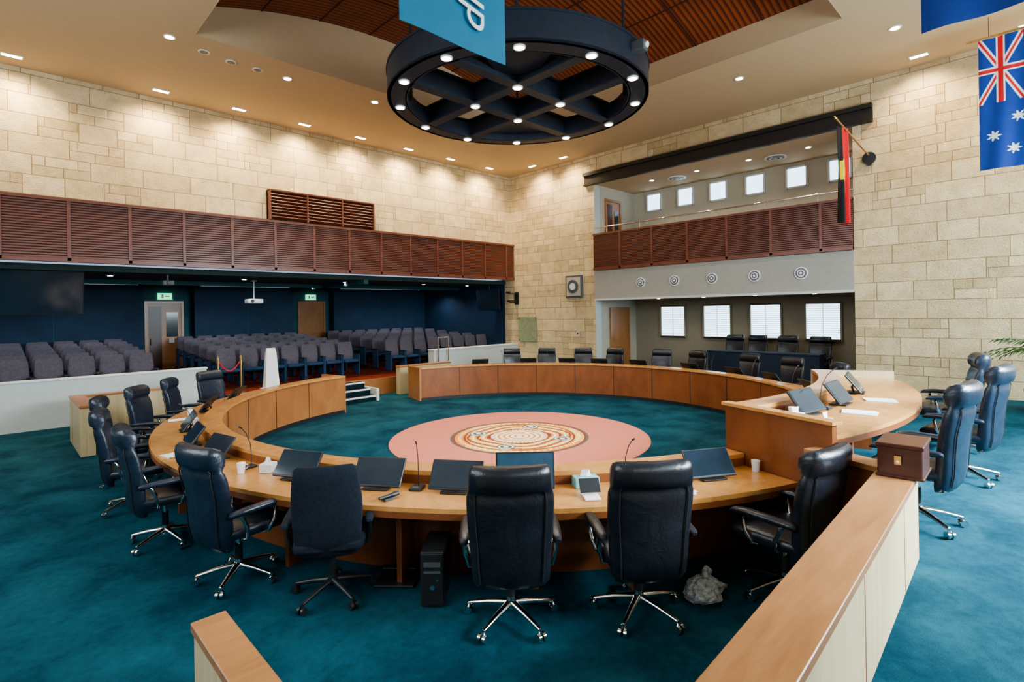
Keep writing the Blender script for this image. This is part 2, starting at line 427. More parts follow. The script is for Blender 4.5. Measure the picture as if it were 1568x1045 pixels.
m.obj('glass_wall_plaque')
m=MB(); m.b2(13.88,13.898,11.1,11.2,1.45,1.6,WHITEP); m.b2(13.875,13.885,11.12,11.18,1.49,1.56,DGREY); m.obj('wall_switch')

# ---------------------------------------------------------------- ring desk
def ring(m,a0,a1,dz,inner,ro=5.6):
    m.sector(4.8,4.86,0.001,.83+dz,a0,a1,inner)
    m.sector(4.77,5.02,.83+dz,.87+dz,a0,a1,DESK)
    m.sector(4.98,5.02,.74+dz,.83+dz,a0,a1,PANEL)
    m.sector(4.98,ro,.71+dz,.75+dz,a0,a1,DESK)
    m.sector(ro-.04,ro,.66+dz,.712+dz,a0,a1,PANEL)
    m.sector(5.04,5.08,dz+.001,.71+dz,a0,a1,PANEL)
    m.sector(4.785,4.8,0.001,.08,a0,a1,PLAST)
    n=max(1,int(abs(a1-a0)/12))
    for i in range(n+1):
        a=a0+(a1-a0)*i/n
        if 0<i<n: m.sector(4.793,4.8,.08,.83+dz,a-.06,a+.06,PLAST,2)
        m.sector(5.08,5.36,dz+.001,.71+dz,a-.25,a+.25,PANEL,1)
m=MB()
ring(m,102.8,251.2,0,RPANEL); m.sector(4.80,5.60,0.001,.86,102.2,102.9,RPANEL,1)
m.obj('council_ring_desk')
m=MB(); ring(m,-61.3,77,0,PANEL); m.sector(4.80,5.60,0.001,.86,76.9,77.6,RPANEL,1)
m.obj('council_ring_desk')
m=MB(); ring(m,-108,-62,.45,PANEL,5.86)
m.sector(4.78,5.9,0.001,1.31,-108.6,-108.0,PANEL,1); m.sector(4.76,5.93,1.31,1.34,-109,-107.7,DESK,1)
m.sector(4.78,5.88,0.001,1.31,-62,-61.5,PALE,1)
m.obj('mayoral_bench')
def barrier(x0,x1,y0,y1,z0,z1,along='x',M=None):
    m=MB()
    if M: m.M=M
    m.b2(x0,x1,y0,y1,z0,z1-.045,PALE); m.b2(x0-.012,x1+.012,y0-.012,y1+.012,z1-.045,z1,CAP,.004)
    L=(x1-x0) if along=='x' else (y1-y0)
    k=1
    while k*1.2<L:
        if along=='x': m.b2(x0+k*1.2-.003,x0+k*1.2+.003,y0-.002,y1+.002,z0,z1-.05,PANEL)
        else: m.b2(x0-.002,x1+.002,y0+k*1.2-.003,y0+k*1.2+.003,z0,z1-.05,PANEL)
        k+=1
    return m
MT=Matrix.Translation((4.8,.73,0))@Matrix.Rotation(R(2.2),4,'Z')@Matrix.Translation((-4.8,-.73,0))
m=barrier(.55,4.8,.73,.955,.001,1.08,M=MT); m.M=Matrix.Identity(4)
m.box((4.87,1.2,.53),(.58,.16,1.05),PANEL,Matrix.Rotation(R(70),3,'Z')); m.box((4.87,1.2,1.08),(.60,.2,.045),CAP,Matrix.Rotation(R(70),3,'Z'),.004)
m.obj('timber_barrier')
m=barrier(.66,.79,.97,2.87,.001,.85,'y'); m.obj('timber_barrier')
m=barrier(1.0,1.2,11.3,13.0,.001,.85,'y'); m.b2(1.22,2.7,12.8,13.0,.001,.81,PALE); m.b2(1.22,2.7,12.79,13.01,.81,.85,CAP); m.obj('timber_barrier')
m=barrier(8.2,10.0,13.0,13.2,.001,.8); m.obj('timber_barrier')
m=MB(); rz=Matrix.Rotation(R(2),3,'Z'); bx_,by_=4.73,.80
m.box((bx_,by_,1.081+.115),(.38,.26,.21),DBOX,rz,.006); m.box((bx_,by_,1.081+.225),(.40,.28,.03),DBOX,rz,.006)
m.box((bx_,by_,1.092),(.40,.28,.02),DBOX,rz,.004)
m.box((bx_-.205,by_,1.21),(.004,.04,.06),GOLD,rz); m.box((bx_-.206,by_,1.20),(.006,.015,.015),CHROME,rz); m.obj('wooden_ballot_box')

# ---------------------------------------------------------------- rug medallion
m=MB(); NR=116; NA=240; RR=2.32
TP=2*math.pi
def rugcol(r,a):
    if r>1.26: return RUG1
    if r>1.21: return RUG5
    if r>1.17: return RUG4
    if r>1.02:
        if abs(r-1.095)<.028 and (a/TP*60)%1<.5: return RUG2
        return RUG3 if math.sin(a*3+.6)>-.2 else RUG6
    if r>.98: return RUG4
    if r>.56:
        for k in range(4):
            ac=TP*k/4+.5; dx=r*math.cos(a)-.80*math.cos(ac); dy=r*math.sin(a)-.80*math.sin(ac)
            q=math.hypot(dx,dy)
            if q<.05: return RUG2
            if q<.10: return RUG5
            if q<.135: return RUG2
            if q<.165: return RUG5
        w=.05*math.sin(a*4+1.0)
        return (RUG3,RUG2,RUG6,RUG4)[int((r+w)*22)%4]
    if r>.52: return RUG4
    if r>.44: return RUG2 if (a/TP*44)%1<.55 else RUG3
    return (RUG2,RUG2,RUG3)[int(r*30)%3]
zr=.012
vs=[(C[0],C[1],zr)]
for i in range(1,NR+1):
    r=RR*i/NR
    for j in range(NA):
        a=TP*j/NA; vs.append((C[0]+r*math.cos(a),C[1]+r*math.sin(a),zr))
m.v+=vs
for i in range(NR):
    for j in range(NA):
        k=(j+1)%NA; col=rugcol(RR*(i+.5)/NR,TP*(j+.5)/NA)
        if i==0: f=[0,1+j,1+k]
        else: f=[1+(i-1)*NA+j,1+i*NA+j,1+i*NA+k,1+(i-1)*NA+k]
        m.f.append(f); m.fm.append(m.mi(col)); m.sm.append(False)
m.sector(RR-.001,RR+.015,.0005,zr,0,360,RUG1,96)
m.obj('round_medallion_rug')

# ---------------------------------------------------------------- chairs
def chair_mesh(name,lea,base,roll=True):
    m=MB()
    for k in range(5):
        a=2*math.pi*k/5+.3; c,s=math.cos(a),math.sin(a)
        m.tube([(c*.02,s*.02,.125),(c*.16,s*.16,.105),(c*.30,s*.30,.075)],[.026,.02,.014],base,10)
        m.cyl((c*.30,s*.30,.085),(c*.30,s*.30,.05),.012,base,8)
        for t in(-.018,.018):
            x,y=c*.305-s*t,s*.305+c*t
            m.cyl((x+s*.010,y-c*.010,.029),(x-s*.010,y+c*.010,.029),.028,base if base is CHROME else PLAST,14)
    m.cyl((0,0,.09),(0,0,.17),.038,base,16,.03); m.cyl((0,0,.17),(0,0,.30),.028,PLAST,14); m.cyl((0,0,.30),(0,0,.43),.018,base,12)
    m.box((0,-.02,.415),(.2,.26,.05),PLAST,b=.01)
    secs=[]
    for t,w,d,zz in((-.26,.38,.04,.485),(-.25,.46,.08,.48),(-.2,.50,.11,.48),(-.05,.53,.12,.478),(.12,.54,.125,.48),(.22,.53,.12,.478),(.275,.50,.09,.465),(.29,.42,.04,.455)):
        secs.append([(x,t,zz+z) for x,z in se(w,d)])
    m.loft(secs,lea)
    if roll:
        prof=[(.335,-.20,.34,.03),(.35,-.215,.43,.07),(.40,-.235,.485,.10),(.50,-.25,.50,.11),(.65,-.262,.515,.105),(.80,-.28,.535,.10),(.93,-.305,.545,.10),(.99,-.32,.54,.085),(1.012,-.325,.53,.06),(1.03,-.325,.52,.085),(1.05,-.325,.515,.135),(1.09,-.325,.515,.155),(1.14,-.33,.51,.155),(1.18,-.34,.49,.12),(1.2,-.35,.45,.05)]
    else:
        prof=[(.40,-.21,.36,.03),(.42,-.22,.42,.06),(.55,-.24,.48,.08),(.70,-.25,.50,.08),(.85,-.275,.50,.075),(1.0,-.31,.47,.07),(1.10,-.325,.44,.06),(1.125,-.33,.38,.03)]
    secs=[]
    for z,y,w,d in prof:
        secs.append([(x,y+q+ .05*(x/.27)**2,z) for x,q in se(w,d,28)])
    m.loft(secs,lea)
    for sx in(-1,1):
        m.tube([(sx*w*.40,y-d/2+.045*(w*.4/.27)**2-.001,z) for z,y,w,d in prof[2:-5]],.005,PLAST,6)
    for sx in(-1,1):
        m.tube([(sx*.20,-.08,.42),(sx*.27,-.09,.44),(sx*.295,-.10,.53),(sx*.295,-.14,.63),(sx*.29,-.19,.665)],.016,base,10)
        m.tube([(sx*.20,.08,.42),(sx*.27,.09,.44),(sx*.295,.12,.53),(sx*.295,.14,.62),(sx*.295,.13,.66)],.016,base,10)
        secs=[]
        for t,w,d,zz in((-.24,.03,.02,.660),(-.22,.055,.045,.662),(-.1,.07,.055,.667),(.1,.07,.055,.67),(.2,.06,.045,.66),(.23,.03,.02,.645)):
            secs.append([(sx*.295+x,t,zz+z) for x,z in se(w,d,14,.7)])
        m.loft(secs,lea)
    return m.mesh(name)
CH_B=chair_mesh('office_chair_black',BLACK,CHROME); CH_N=chair_mesh('office_chair_dark',NAVYL,CHROME); CH_F=chair_mesh('office_chair_fabric',FABRIC,PLAST,False)
def chair(th,r,z=0,tw=0,me=None,sc=1.0):
    o=inst(me or CH_N,'office_chair',P(th,r,z+.001),R(th+90+tw)); o.scale=(sc,sc,1+(sc-1)*.35)
chair(PH(-40.6),5.66,0,-8,sc=1.08); chair(PH(-26.4),5.68,0,-6,sc=1.1); chair(PH(-16.6),5.62,0,28,CH_F,1.06)
chair(PH(-1.4),5.78,0,3,CH_B,1.12); chair(PH(8.2),5.78,0,-3,CH_B,1.12); chair(PH(20.5),5.86,0,14,CH_B,1.12)
for ph,r,tw in((-54.5,5.75,-4),(-67,5.95,6),(-76.5,5.85,-5),(-87,5.85,12),(-96.5,5.85,-15)): chair(PH(ph),r,0,tw,sc=1.05)
for th,tw in((46.5,8),(37.5,-6),(27,5),(19,-10),(5.5,12),(-3,-8),(-17,5),(-28,10),(-39,-12)): chair(th,5.95,0,tw,CH_B)
chair(PH(32.2),6.2,.45,6,sc=1.06); chair(PH(48.5),6.2,.45,-12,sc=1.06); chair(PH(62),6.2,.45,-5,sc=1.06)
m=MB(); m.b2(14.5,15.0,4.1,7.0,1.06,1.10,TABN,.006); m.b2(14.52,14.55,4.12,6.98,.302,1.06,TABN); 
for y in(4.15,5.5,6.95): m.b2(14.55,14.95,y-.02,y+.02,.302,1.06,TABN)
m.obj('officials_table')
for y in(6.65,6.0,5.2,4.4): inst(CH_B,'office_chair',(15.35,y,.302),R(90))

# ---------------------------------------------------------------- desk items
def monitor_mesh(name,w,h,tilt,face):
    m=MB(); rot=Matrix.Rotation(R(-tilt),3,'X')
    def q(p): return tuple(rot@Vector(p)+Vector((0,0,.035)))
    m.box(q((0,.012,h/2)),(w,.022,h),PLAST,rot,.005)
    m.box(q((0,-.001,h/2+.004)),(w-.025,.004,h-.03),face,rot)
    m.box((0,.07,.01),(.24,.18,.012),PLAST,b=.004)
    t=q((0,.03,h*.45)); m.tube([(0,.10,.012),(0,max(t[1],.05)+.02,t[2]*.6),t],.014,PLAST,8)
    return m.mesh(name)
MON=monitor_mesh('desk_monitor_low',.46,.27,38,SCREEN); MONU=monitor_mesh('desk_monitor_up',.50,.31,8,SCREENB)
def item(me,name,th,r,z,tw=0): return inst(me,name,P(th,r,z),R(th+90+tw))
for ph,tw in((-24.5,6),(-14.6,4),(-6.8,-4),(18.8,-6),(-40,5),(-50,0),(-61,6),(-78,0),(-90,4)):
    item(MON,'desk_monitor',PH(ph),5.26,.751,tw)
item(MONU,'desk_monitor',PH(-.1),5.24,.751)
for ph in(34,43,54): item(MON,'desk_monitor',PH(ph),5.28,1.201)
for th in(42,30,20,8,-8,-22,-34,-47,57): item(MON,'desk_monitor',th,5.26,.751)
m=MB(); m.box((0,0,.012),(.11,.14,.022),PLAST,b=.006)
m.tube([(0,.03,.02),(.0,.035,.12),(.005,.02,.25),(.015,-.03,.36),(.03,-.08,.42)],.004,PLAST,8); m.cyl((.03,-.08,.42),(.04,-.12,.445),.008,PLAST,10)
m.box((0,-.04,.026),(.05,.025,.008),DGREY); MIC=m.mesh('mic')
for ph in(-10.7,9.8,-33,-56,-84): item(MIC,'gooseneck_microphone',PH(ph),5.16,.751)
for ph in(38.5,): item(MIC,'gooseneck_microphone',PH(ph),5.18,1.201)
for th in(36,14,-2,-15,-28,-42,50): item(MIC,'gooseneck_microphone',th,5.16,.751)
m=MB(); m.box((0,0,.004),(.21,.30,.006),PAPER); m.box((.02,.01,.010),(.21,.30,.004),PAPER,Matrix.Rotation(.12,3,'Z')); PAP=m.mesh('paper')
for ph,r in((13.5,5.38),(-46,5.4),(-71,5.4)): item(PAP,'paper_stack',PH(ph),r,.751,12)
for ph,r in((48.5,5.5),(38.5,5.52)): item(PAP,'paper_stack',PH(ph),r,1.201,12)
m=MB(); m.box((0,0,.045),(.22,.12,.09),TISS,b=.006); m.add([(-.05,0,.09),(0,-.02,.09),(.05,.0,.09),(0,.02,.09),(-.03,.02,.14),(.03,-.015,.15)],[(0,1,5,4),(1,2,5),(2,3,4,5),(3,0,4)],PAPER); TB=m.mesh('tissue')
m=MB(); m.box((0,0,.045),(.12,.12,.09),WHITEP,b=.006); m.add([(-.04,0,.09),(0,-.02,.09),(.04,.0,.09),(0,.02,.09),(-.03,.02,.14),(.03,-.015,.15)],[(0,1,5,4),(1,2,5),(2,3,4,5),(3,0,4)],PAPER); TW=m.mesh('tissue_w')
item(TB,'tissue_box',PH(5.9),5.1,.751,5)
for ph in(-29.5,-66): item(TW,'tissue_box',PH(ph),5.15,.751,20)
item(TW,'tissue_box',PH(28.9),5.35,1.201); item(TW,'tissue_box',PH(28.6),5.65,1.201,30)
m=MB(); m.box((0,0,.012),(.13,.18,.02),PAPER,b=.004); m.box((0,.03,.09),(.17,.012,.12),PLAST,Matrix.Rotation(R(-35),3,'X'),.003); m.obj('tablet_on_stand',P(PH(5.6),5.38,.751),R(PH(6)+90))
m=MB(); m.tube([(0,-.09,.03),(0,.03,.03),(0,.05,.03),(0,.1,.03)],[.012,.015,.022,.02],PLAST,12); m.box((0,0,.01),(.06,.1,.018),PLAST); m.obj('handheld_microphone',P(PH(-12.2),5.45,.752),R(PH(-12)+60))
m=MB(); m.box((0,0,.01),(.16,.07,.02),PLAST,b=.004)
for k in range(3): m.box((-.045+k*.045,0,.021),(.025,.03,.003),WHITEP)
PB=m.mesh('pb'); item(PB,'power_outlet_box',PH(-19.6),5.12,.751); item(PB,'power_outlet_box',PH(13),5.12,.751)
m=MB(); m.tube([P(PH(-20.5+.4*k),5.27+.06*math.sin(k*1.1),.757) for k in range(9)],.004,WHITEP,6); m.obj('white_cable')
for ph,z,rr in((-31.8,.751,5.3),(-74.5,.751,5.35),(31,1.201,5.2),(24.8,.751,5.2)):
    m=MB(); m.cyl((0,0,0),(0,0,.10),.032,WHITEP,16,.04); m.tube([(.035,0,.08),(.06,0,.07),(.06,0,.04),(.034,0,.03)],.005,WHITEP,6); m.obj('coffee_mug',P(PH(ph),rr,z))
m=MB(); m.box((0,0,.22),(.19,.42,.42),PLAST,b=.008); m.box((0,-.215,.22),(.17,.012,.40),PLAST,b=.004); m.box((0,-.222,.34),(.13,.006,.04),DGREY); m.box((0,-.222,.28),(.13,.006,.02),DGREY)
m.cyl((0,-.215,.16),(0,-.226,.16),.018,CHROME,12); m.cyl((.04,-.215,.22),(.04,-.224,.22),.008,CHROME,12)
for x in(-.07,.07):
    for y in(-.15,.15): m.box((x,y,.006),(.03,.03,.012),PLAST)
m.obj('computer_tower',P(PH(-7.9),5.45,0.001),R(PH(-9)+90+8))
m=MB(); secs=[]; random.seed(9)
for i in range(15):
    t=i/14; rr=.16*(math.sin(math.pi*(.10+.84*t))**.6)*(1-.25*t)
    secs.append([(rr*(1+.16*math.sin(3*a+i*.5)+.12*math.sin(7*a+i)+random.uniform(-.07,.07))*math.cos(a)*1.25+.06*t,rr*(1+.14*math.sin(4*a+i*.6)+random.uniform(-.07,.07))*math.sin(a),.004+.15*t+random.uniform(0,.010)) for a in[2*math.pi*j/36 for j in range(36)]])
m.loft(secs,BAG,False)
m.tube([(.06,0,.15),(.08,.02,.19),(.13,.03,.20),(.16,.02,.16)],[.03,.02,.018,.03],BAG,8)
m.obj('plastic_bag',P(PH(13.8),5.72,0))
m=MB(); m.box((0,0,.012),(.34,.26,.02),PLAST,b=.006); m.box((0,.09,.06),(.3,.05,.07),PLAST,Matrix.Rotation(.5,3,'X'),.008); m.obj('foot_rest',P(PH(-12.2),5.3,0.001),R(PH(-13)+100))

# ---------------------------------------------------------------- chandelier
CZ=6.08; CH=(C[0]+.05,C[1]-.05); m=MB()
def sec(*a,**k): m.sector(*a,c=CH,**k)
sec(2.27,2.33,CZ,CZ+.46,0,360,STEEL,96); sec(2.00,2.33,CZ,CZ+.04,0,360,STEEL,96); sec(1.98,2.02,CZ,CZ+.30,0,360,STEEL,96)
sec(2.22,2.345,CZ+.43,CZ+.47,0,360,STEEL,96)
h=math.sqrt(2.0**2-.55**2)
for s in(-.55,.55):
    for w,z0,z1 in((.20,0,.03),(.05,.03,.34),(.2,.34,.37)):
        m.b2(CH[0]-h,CH[0]+h,CH[1]+s-w/2,CH[1]+s+w/2,CZ+z0,CZ+z1,STEEL); m.b2(CH[0]+s-w/2,CH[0]+s+w/2,CH[1]-h,CH[1]+h,CZ+z0+.001,CZ+z1+.001,STEEL)
def PC(th,r): return (CH[0]+r*math.cos(R(th)),CH[1]+r*math.sin(R(th)))
for k in range(4):
    a=45+90*k
    if k in(0,2): sec(1.0,2.0,CZ+.12,CZ+.16,a-17,a+17,STEEL,8)
    p=PC(a,1.95); m.cyl((p[0],p[1],CZ+.12),(p[0],p[1],vz(p[0])-.005),.025,STEEL,10)
def lampdisc(m,x,y,z,r=.07):
    m.cyl((x,y,z+.01),(x,y,z-.02),r+.022,LAMPO,20); m.cyl((x,y,z-.019),(x,y,z-.025),r,LAMP,20)
for k in range(12):
    p=PC(45.8+30*k,2.15); lampdisc(m,p[0],p[1],CZ)
for sx in(-.55,.55):
    for sy in(-.55,.55): lampdisc(m,CH[0]+sx,CH[1]+sy,CZ)
p=PC(-84,2.42); m.box((p[0],p[1],CZ+.27),(.22,.16,.16),DGREY,Matrix.Rotation(R(-84),3,'Z'),.01)
p=PC(-84,2.52); m.cyl((p[0],p[1],CZ+.27),(p[0]+.0,p[1]-.04,CZ+.26),.045,WHITEP,14)
m.obj('ring_chandelier')

# ---------------------------------------------------------------- lamps
def spot(name,loc,e,ang,col=(1,.86,.66),r=.05,blend=.6,rot=(0,0,0)):
    l=bpy.data.lights.new(name,'SPOT'); l.energy=e; l.spot_size=R(ang); l.spot_blend=blend; l.color=col; l.shadow_soft_size=r
    o=bpy.data.objects.new(name,l); o.location=loc; o.rotation_euler=rot; bpy.context.scene.collection.objects.link(o)
def area(name,loc,rot,sx,sy,e,col,spread=180):
    l=bpy.data.lights.new(name,'AREA'); l.shape='RECTANGLE'; l.size=sx; l.size_y=sy; l.energy=e; l.color=col; l.spread=R(spread)
    o=bpy.data.objects.new(name,l); o.location=loc; o.rotation_euler=rot; bpy.context.scene.collection.objects.link(o)
def downlight(x,y,on=True,z=ZC,r=.07):
    m=MB(); m.cyl((x,y,z),(x,y,z-.012),r+.03,LAMPO,20); m.cyl((x,y,z-.011),(x,y,z-.016),r,LAMP if on else DGREY,20); m.obj('ceiling_downlight')
def wash(x,y,axis):
    m=MB(); a,b_=(.16,.07) if axis=='x' else (.07,.16)
    m.b2(x-a,x+a,y-b_,y+b_,ZC-.015,ZC,LAMPO); m.b2(x-a+.02,x+a-.02,y-b_+.02,y+b_-.02,ZC-.02,ZC-.014,LAMP); m.obj('wall_washer_light')
WARM=(1,.80,.50)
for x in(-2.1,.3,2.7,4.3,5.9,7.5,9.1,10.7,12.4):
    wash(x,13.75,'x'); spot('wall_wash_lamp',(x,13.70,7.24),370,130,WARM,r=.15,blend=1,rot=(R(20),0,0))
for y in(12.6,11.2,1.9,.3,-1.4):
    wash(13.35,y,'y'); spot('wall_wash_lamp',(13.30,y,7.24),290,130,WARM,r=.15,blend=1,rot=(0,R(-20),0))
for k in range(12):
    p=PC(45.8+30*k,2.15); spot('chandelier_lamp',(p[0],p[1],CZ-.05),70,130,(1,.92,.80))
for sx in(-.55,.55):
    for sy in(-.55,.55): spot('chandelier_lamp',(CH[0]+sx,CH[1]+sy,CZ-.05),70,130,(1,.92,.80))
for x,y,on in ((2.3,11.0,1),(2.9,11.2,0),(3.4,11.3,0),(3.9,11.3,0),(4.5,11.3,1),(6.5,11.2,1),(10.4,11.6,1),(11.6,10.3,1),(11.6,7.4,0),(11.7,4.8,1),(11.7,2.0,1)):
    downlight(x,y,bool(on))
for x,y in((2.2,6),(5,1.3),(9,1.3),(12,5),(12,8),(5,12),(9,12),(1.2,10),(1,3)): spot('ceiling_lamp',(x,y,7.2),100,120,(1,.92,.80))
for y in(4.4,5.9,7.4,8.9):
    downlight(14.9,y,True,6.358,.06); spot('recess_lamp',(14.9,y,6.3),45,130)
    downlight(15.2,y,True,2.638,.05); spot('recess_lamp',(15.2,y,2.6),20,130)
for y in(5.3,8.2):
    m=MB()
    for r,mt in((.28,WHITEP),(.22,DGREY),(.17,WHITEP),(.11,DGREY),(.06,WHITEP)): m.cyl((15.2,y,6.358),(15.2,y,6.33-(.28-r)*.1),r,mt,28)
    m.obj('ceiling_air_diffuser')
for x in(-1,2,5,8,11,13):
    for y in(15.8,18.2):
        downlight(x,y,True,3.318,.05); spot('hall_lamp',(x,y,3.28),62 if y>17 else 32,150,(.88,.94,1))
m=MB()
for x0,x1 in((-2,3.2),(4.9,7.8),(9.8,13.5)): m.b2(x0,x1,19.72,19.75,3.30,3.319,STRIP)
m.obj('linear_ceiling_light')
area('window_daylight_south',(9.0,YS+.15,3.2),(R(78),0,0),7,4.2,1300,(.74,.91,1))  # added area lamp standing in for daylight from the right; no window built
# added area lamp for the daylight pool on the dais carpet; no window modelled
area('window_daylight_south_low',(6.8,YS+.2,3.6),(R(50),0,R(10)),4.5,2.0,750,(.80,.93,1),80)
area('window_daylight_south',(1,YS+.15,4.4),(R(90),0,0),6,3,150,(.9,.95,1))  # added weak fill lamp behind the view; the south wall is solid
area('window_daylight_west',(XW+.15,6,4.2),(R(82),0,R(-90)),9,3.5,600,(.84,.93,1))  # added fill lamp out of view; the west wall has no window

# ---------------------------------------------------------------- audience seats
def seat(m,x,y,z):
    T=m.M; m.M=Matrix.Translation((x,y,z))
    secs=[]
    for zz,yy,w,d in((.40,.16,.42,.04),(.43,.165,.48,.08),(.6,.18,.50,.09),(.8,.215,.49,.08),(.95,.245,.46,.07),(.99,.255,.40,.03)):
        secs.append([(px,yy+py,zz) for px,py in se(w,d,12)])
    m.loft(secs,SEATG)
    secs=[]
    for yy,zz,w,d in((-.26,.43,.40,.04),(-.24,.43,.46,.09),(0,.42,.48,.11),(.16,.42,.46,.08)):
        secs.append([(px,yy,zz+pz) for px,pz in se(w,d,12)])
    m.loft(secs,SEATB)
    for s in(-.26,.26): m.box((s,-.02,.3),(.03,.36,.6),SEATB,b=.008); m.box((s,-.04,.615),(.05,.3,.03),PLAST,b=.006)
    m.M=T
def bank(x0,x1):
    m=MB()
    for i,y in enumerate((15.15,15.98,16.81,17.64,18.47,19.3)):
        n=int((x1-x0)/.56)
        z=.452+.045*i
        for k in range(n): seat(m,x0+.28+k*.56,y,z)
        if i: m.b2(x0,x0+n*.56,y-.4,y+.42,.451,z-.001,REDCARPET)
    m.obj('auditorium_seating')
bank(-2.8,3.2); bank(4.1,8.1); bank(9.1,13.6)
def tv(name,loc,rz,w,h,tilt):
    m=MB(); rot=Matrix.Rotation(R(tilt),3,'X')
    m.box((0,0,0),(w,.05,h),PLAST,rot,.01); m.box(tuple(rot@Vector((0,-.028,0))),(w-.04,.006,h-.04),SCREEN,rot)
    m.box((0,.09,.05),(.4,.12,.3),PLAST); m.cyl((0,.12,.1),(0,.12,3.31-loc[2]),.03,PLAST,10)
    m.obj(name,loc,rz)
tv('hanging_television',(.55,15.0,2.86),0,1.75,.95,8)
tv('hanging_television',(13.5,15.15,2.75),R(-66),.95,.8,8)
m=MB(); m.box((0,0,0),(.42,.34,.13),WHITEP,b=.02); m.cyl((-.1,-.16,0),(-.1,-.2,0),.045,PLAST,16); m.cyl((0,0,.06),(0,0,.60),.018,WHITEP,10); m.box((0,0,.59),(.14,.14,.02),WHITEP); m.obj('ceiling_projector',(5.45,16.4,2.72))
m=MB(); m.box((0,0,0),(.25,.2,.12),DGREY,b=.02); m.cyl((0,-.1,0),(0,-.14,0),.04,PLAST,14); m.cyl((0,0,.06),(0,0,.2),.02,DGREY,10); m.obj('security_camera',(3.0,14.9,3.12))
m=MB(); m.tube([(13.898,14.0,2.62),(13.5,14.0,2.62)],.018,PLAST); m.box((13.6,14.0,2.68),(.3,.2,.05),PLAST,b=.01); m.tube([(13.898,14.0,2.95),(13.45,14.0,2.95)],.012,PLAST)
m.box((13.45,14.0,2.99),(.12,.14,.07),PLAST,b=.01); m.cyl((13.75,14,2.62),(13.75,14,2.95),.012,PLAST,8); m.b2(13.87,13.898,13.9,14.1,2.55,3.0,PLAST); m.obj('camera_wall_bracket')
m=MB(); m.loft([[(x,y,0) for x,y in((-.17,-.12),(.17,-.12),(.17,.12),(-.17,.12))],[(x,y,.9) for x,y in((-.12,-.05),(.12,-.05),(.12,.05),(-.12,.05))],[(x,y,1.02) for x,y in((-.10,-.02),(.10,-.02),(.10,.02),(-.10,.02))]],WHITEP,False)
m.box((0,0,.01),(.44,.34,.02),WHITEP); m.obj('white_lectern_stand',(5.0,13.9,.452))
m=MB()
for x in(3.75,4.25): m.cyl((x,13.75,.452),(x,13.75,1.3),.022,GOLD,12); m.cyl((x,13.75,1.3),(x,13.75,1.36),.032,GOLD,12,.01); m.cyl((x,13.75,.452),(x,13.75,.47),.13,GOLD,16)
m.tube([(3.75+.5*t/8,13.75,1.24-.25*math.sin(math.pi*t/8)) for t in range(9)],.014,FRED,8); m.obj('rope_stanchion')
m=MB()
for x in(10.2,10.6): m.cyl((x,13.9,.0),(x,13.9,1.5),.02,CHROME,10)
m.cyl((10.2,13.9,1.5),(10.6,13.9,1.5),.02,CHROME,10); m.obj('stair_handrail')
# ---------------------------------------------------------------- flags
def flaggrid(name,o,ud,w,h,nu,nv,colf,fold):
    m=MB(); ud=Vector(ud); nd=ud.cross(Vector((0,0,1)))
    for side in(0,1):
        vs=[]
        for j in range(nv+1):
            for i in range(nu+1):
                u,v=i/nu,j/nv
                p=Vector(o)+ud*(u*w)+Vector((0,0,-v*h))+nd*(fold(u,v)+side*.003); vs.append(tuple(p))
        ofs=len(m.v); m.v+=vs
        for j in range(nv):
            for i in range(nu):
                a=ofs+j*(nu+1)+i; q=[a,a+1,a+nu+2,a+nu+1]
                if side: q=q[::-1]
                m.f.append(q); m.fm.append(m.mi(colf((i+.5)/nu,(j+.5)/nv))); m.sm.append(True)
    return m
def star(u,v,cu,cv,r,n=7):
    du,dv=u-cu,v-cv; d=math.hypot(du,dv)
    if d>r: return False
    a=(math.atan2(dv,du))%(2*math.pi/n)-math.pi/n
    ri=r*.45
    t=1-abs(a)/(math.pi/n)
    return d< r-(r-ri)*min(1,t*1.3)
def aus(u,v):
    v2=v*2
    if v2<1 and u<.5:
        a,b_=u/.5,v2
        x,y=b_*2-1,a*2-1
        if abs(y)<.12 or abs(x)<.06: return FRED
        if abs(y)<.2 or abs(x)<.10: return FWHITE
        d1=abs(x-y)/1.41; d2=abs(x+y)/1.41
        if min(d1,d2)<.045: return FRED
        if min(d1,d2)<.12: return FWHITE
        return FBLUE
    for cu,cv,r in((.8333,1.5,.09),(.4375,1.25,.09),(.1667,1.5,.09),(.3875,1.722,.09),(.54,1.6,.05),(.75,.5,.16)):
        if star(u,v2,cu,cv,r): return FWHITE
    return FBLUE
m=flaggrid('f',(12.5,.94,6.92),(0,-1,0),1.15,2.28,150,300,aus,lambda u,v:.03*math.sin(u*9)*v+.01*math.sin(u*22+v*3))
m.cyl((12.5,1.1,6.95),(12.5,-.4,6.95),.02,GOLD,10); 
for y in(.8,-.1): m.cyl((12.5,y,6.95),(12.5,y,ZC-.001),.004,PLAST,6)
m.obj('australian_flag')
m=flaggrid('f',(7.5,1.04,7.12),(0,-1,0),.95,1.78,50,80,lambda u,v: FWHITE if (abs(u-.5)+abs(v-.35)<.12) else FBLUE,lambda u,v:.03*math.sin(u*8)*v)
m.cyl((7.5,1.15,7.14),(7.5,-.1,7.14),.02,GOLD,10)
for y in(.9,.1): m.cyl((7.5,y,7.14),(7.5,y,ZC-.001),.004,PLAST,6)
m.obj('navy_banner_flag')
m=flaggrid('f',(2.30,3.58,7.1),(1,0,0),1.15,2.5,20,60,lambda u,v:TEALB,lambda u,v:.012*math.sin(u*6+.5)*v)
m.cyl((2.2,3.58,7.12),(3.55,3.58,7.12),.02,GOLD,10)
for x in(2.7,3.35): m.cyl((x,3.58,7.12),(x,3.58,vz(x)-.005),.004,PLAST,6)
ban=m.obj('city_banner')
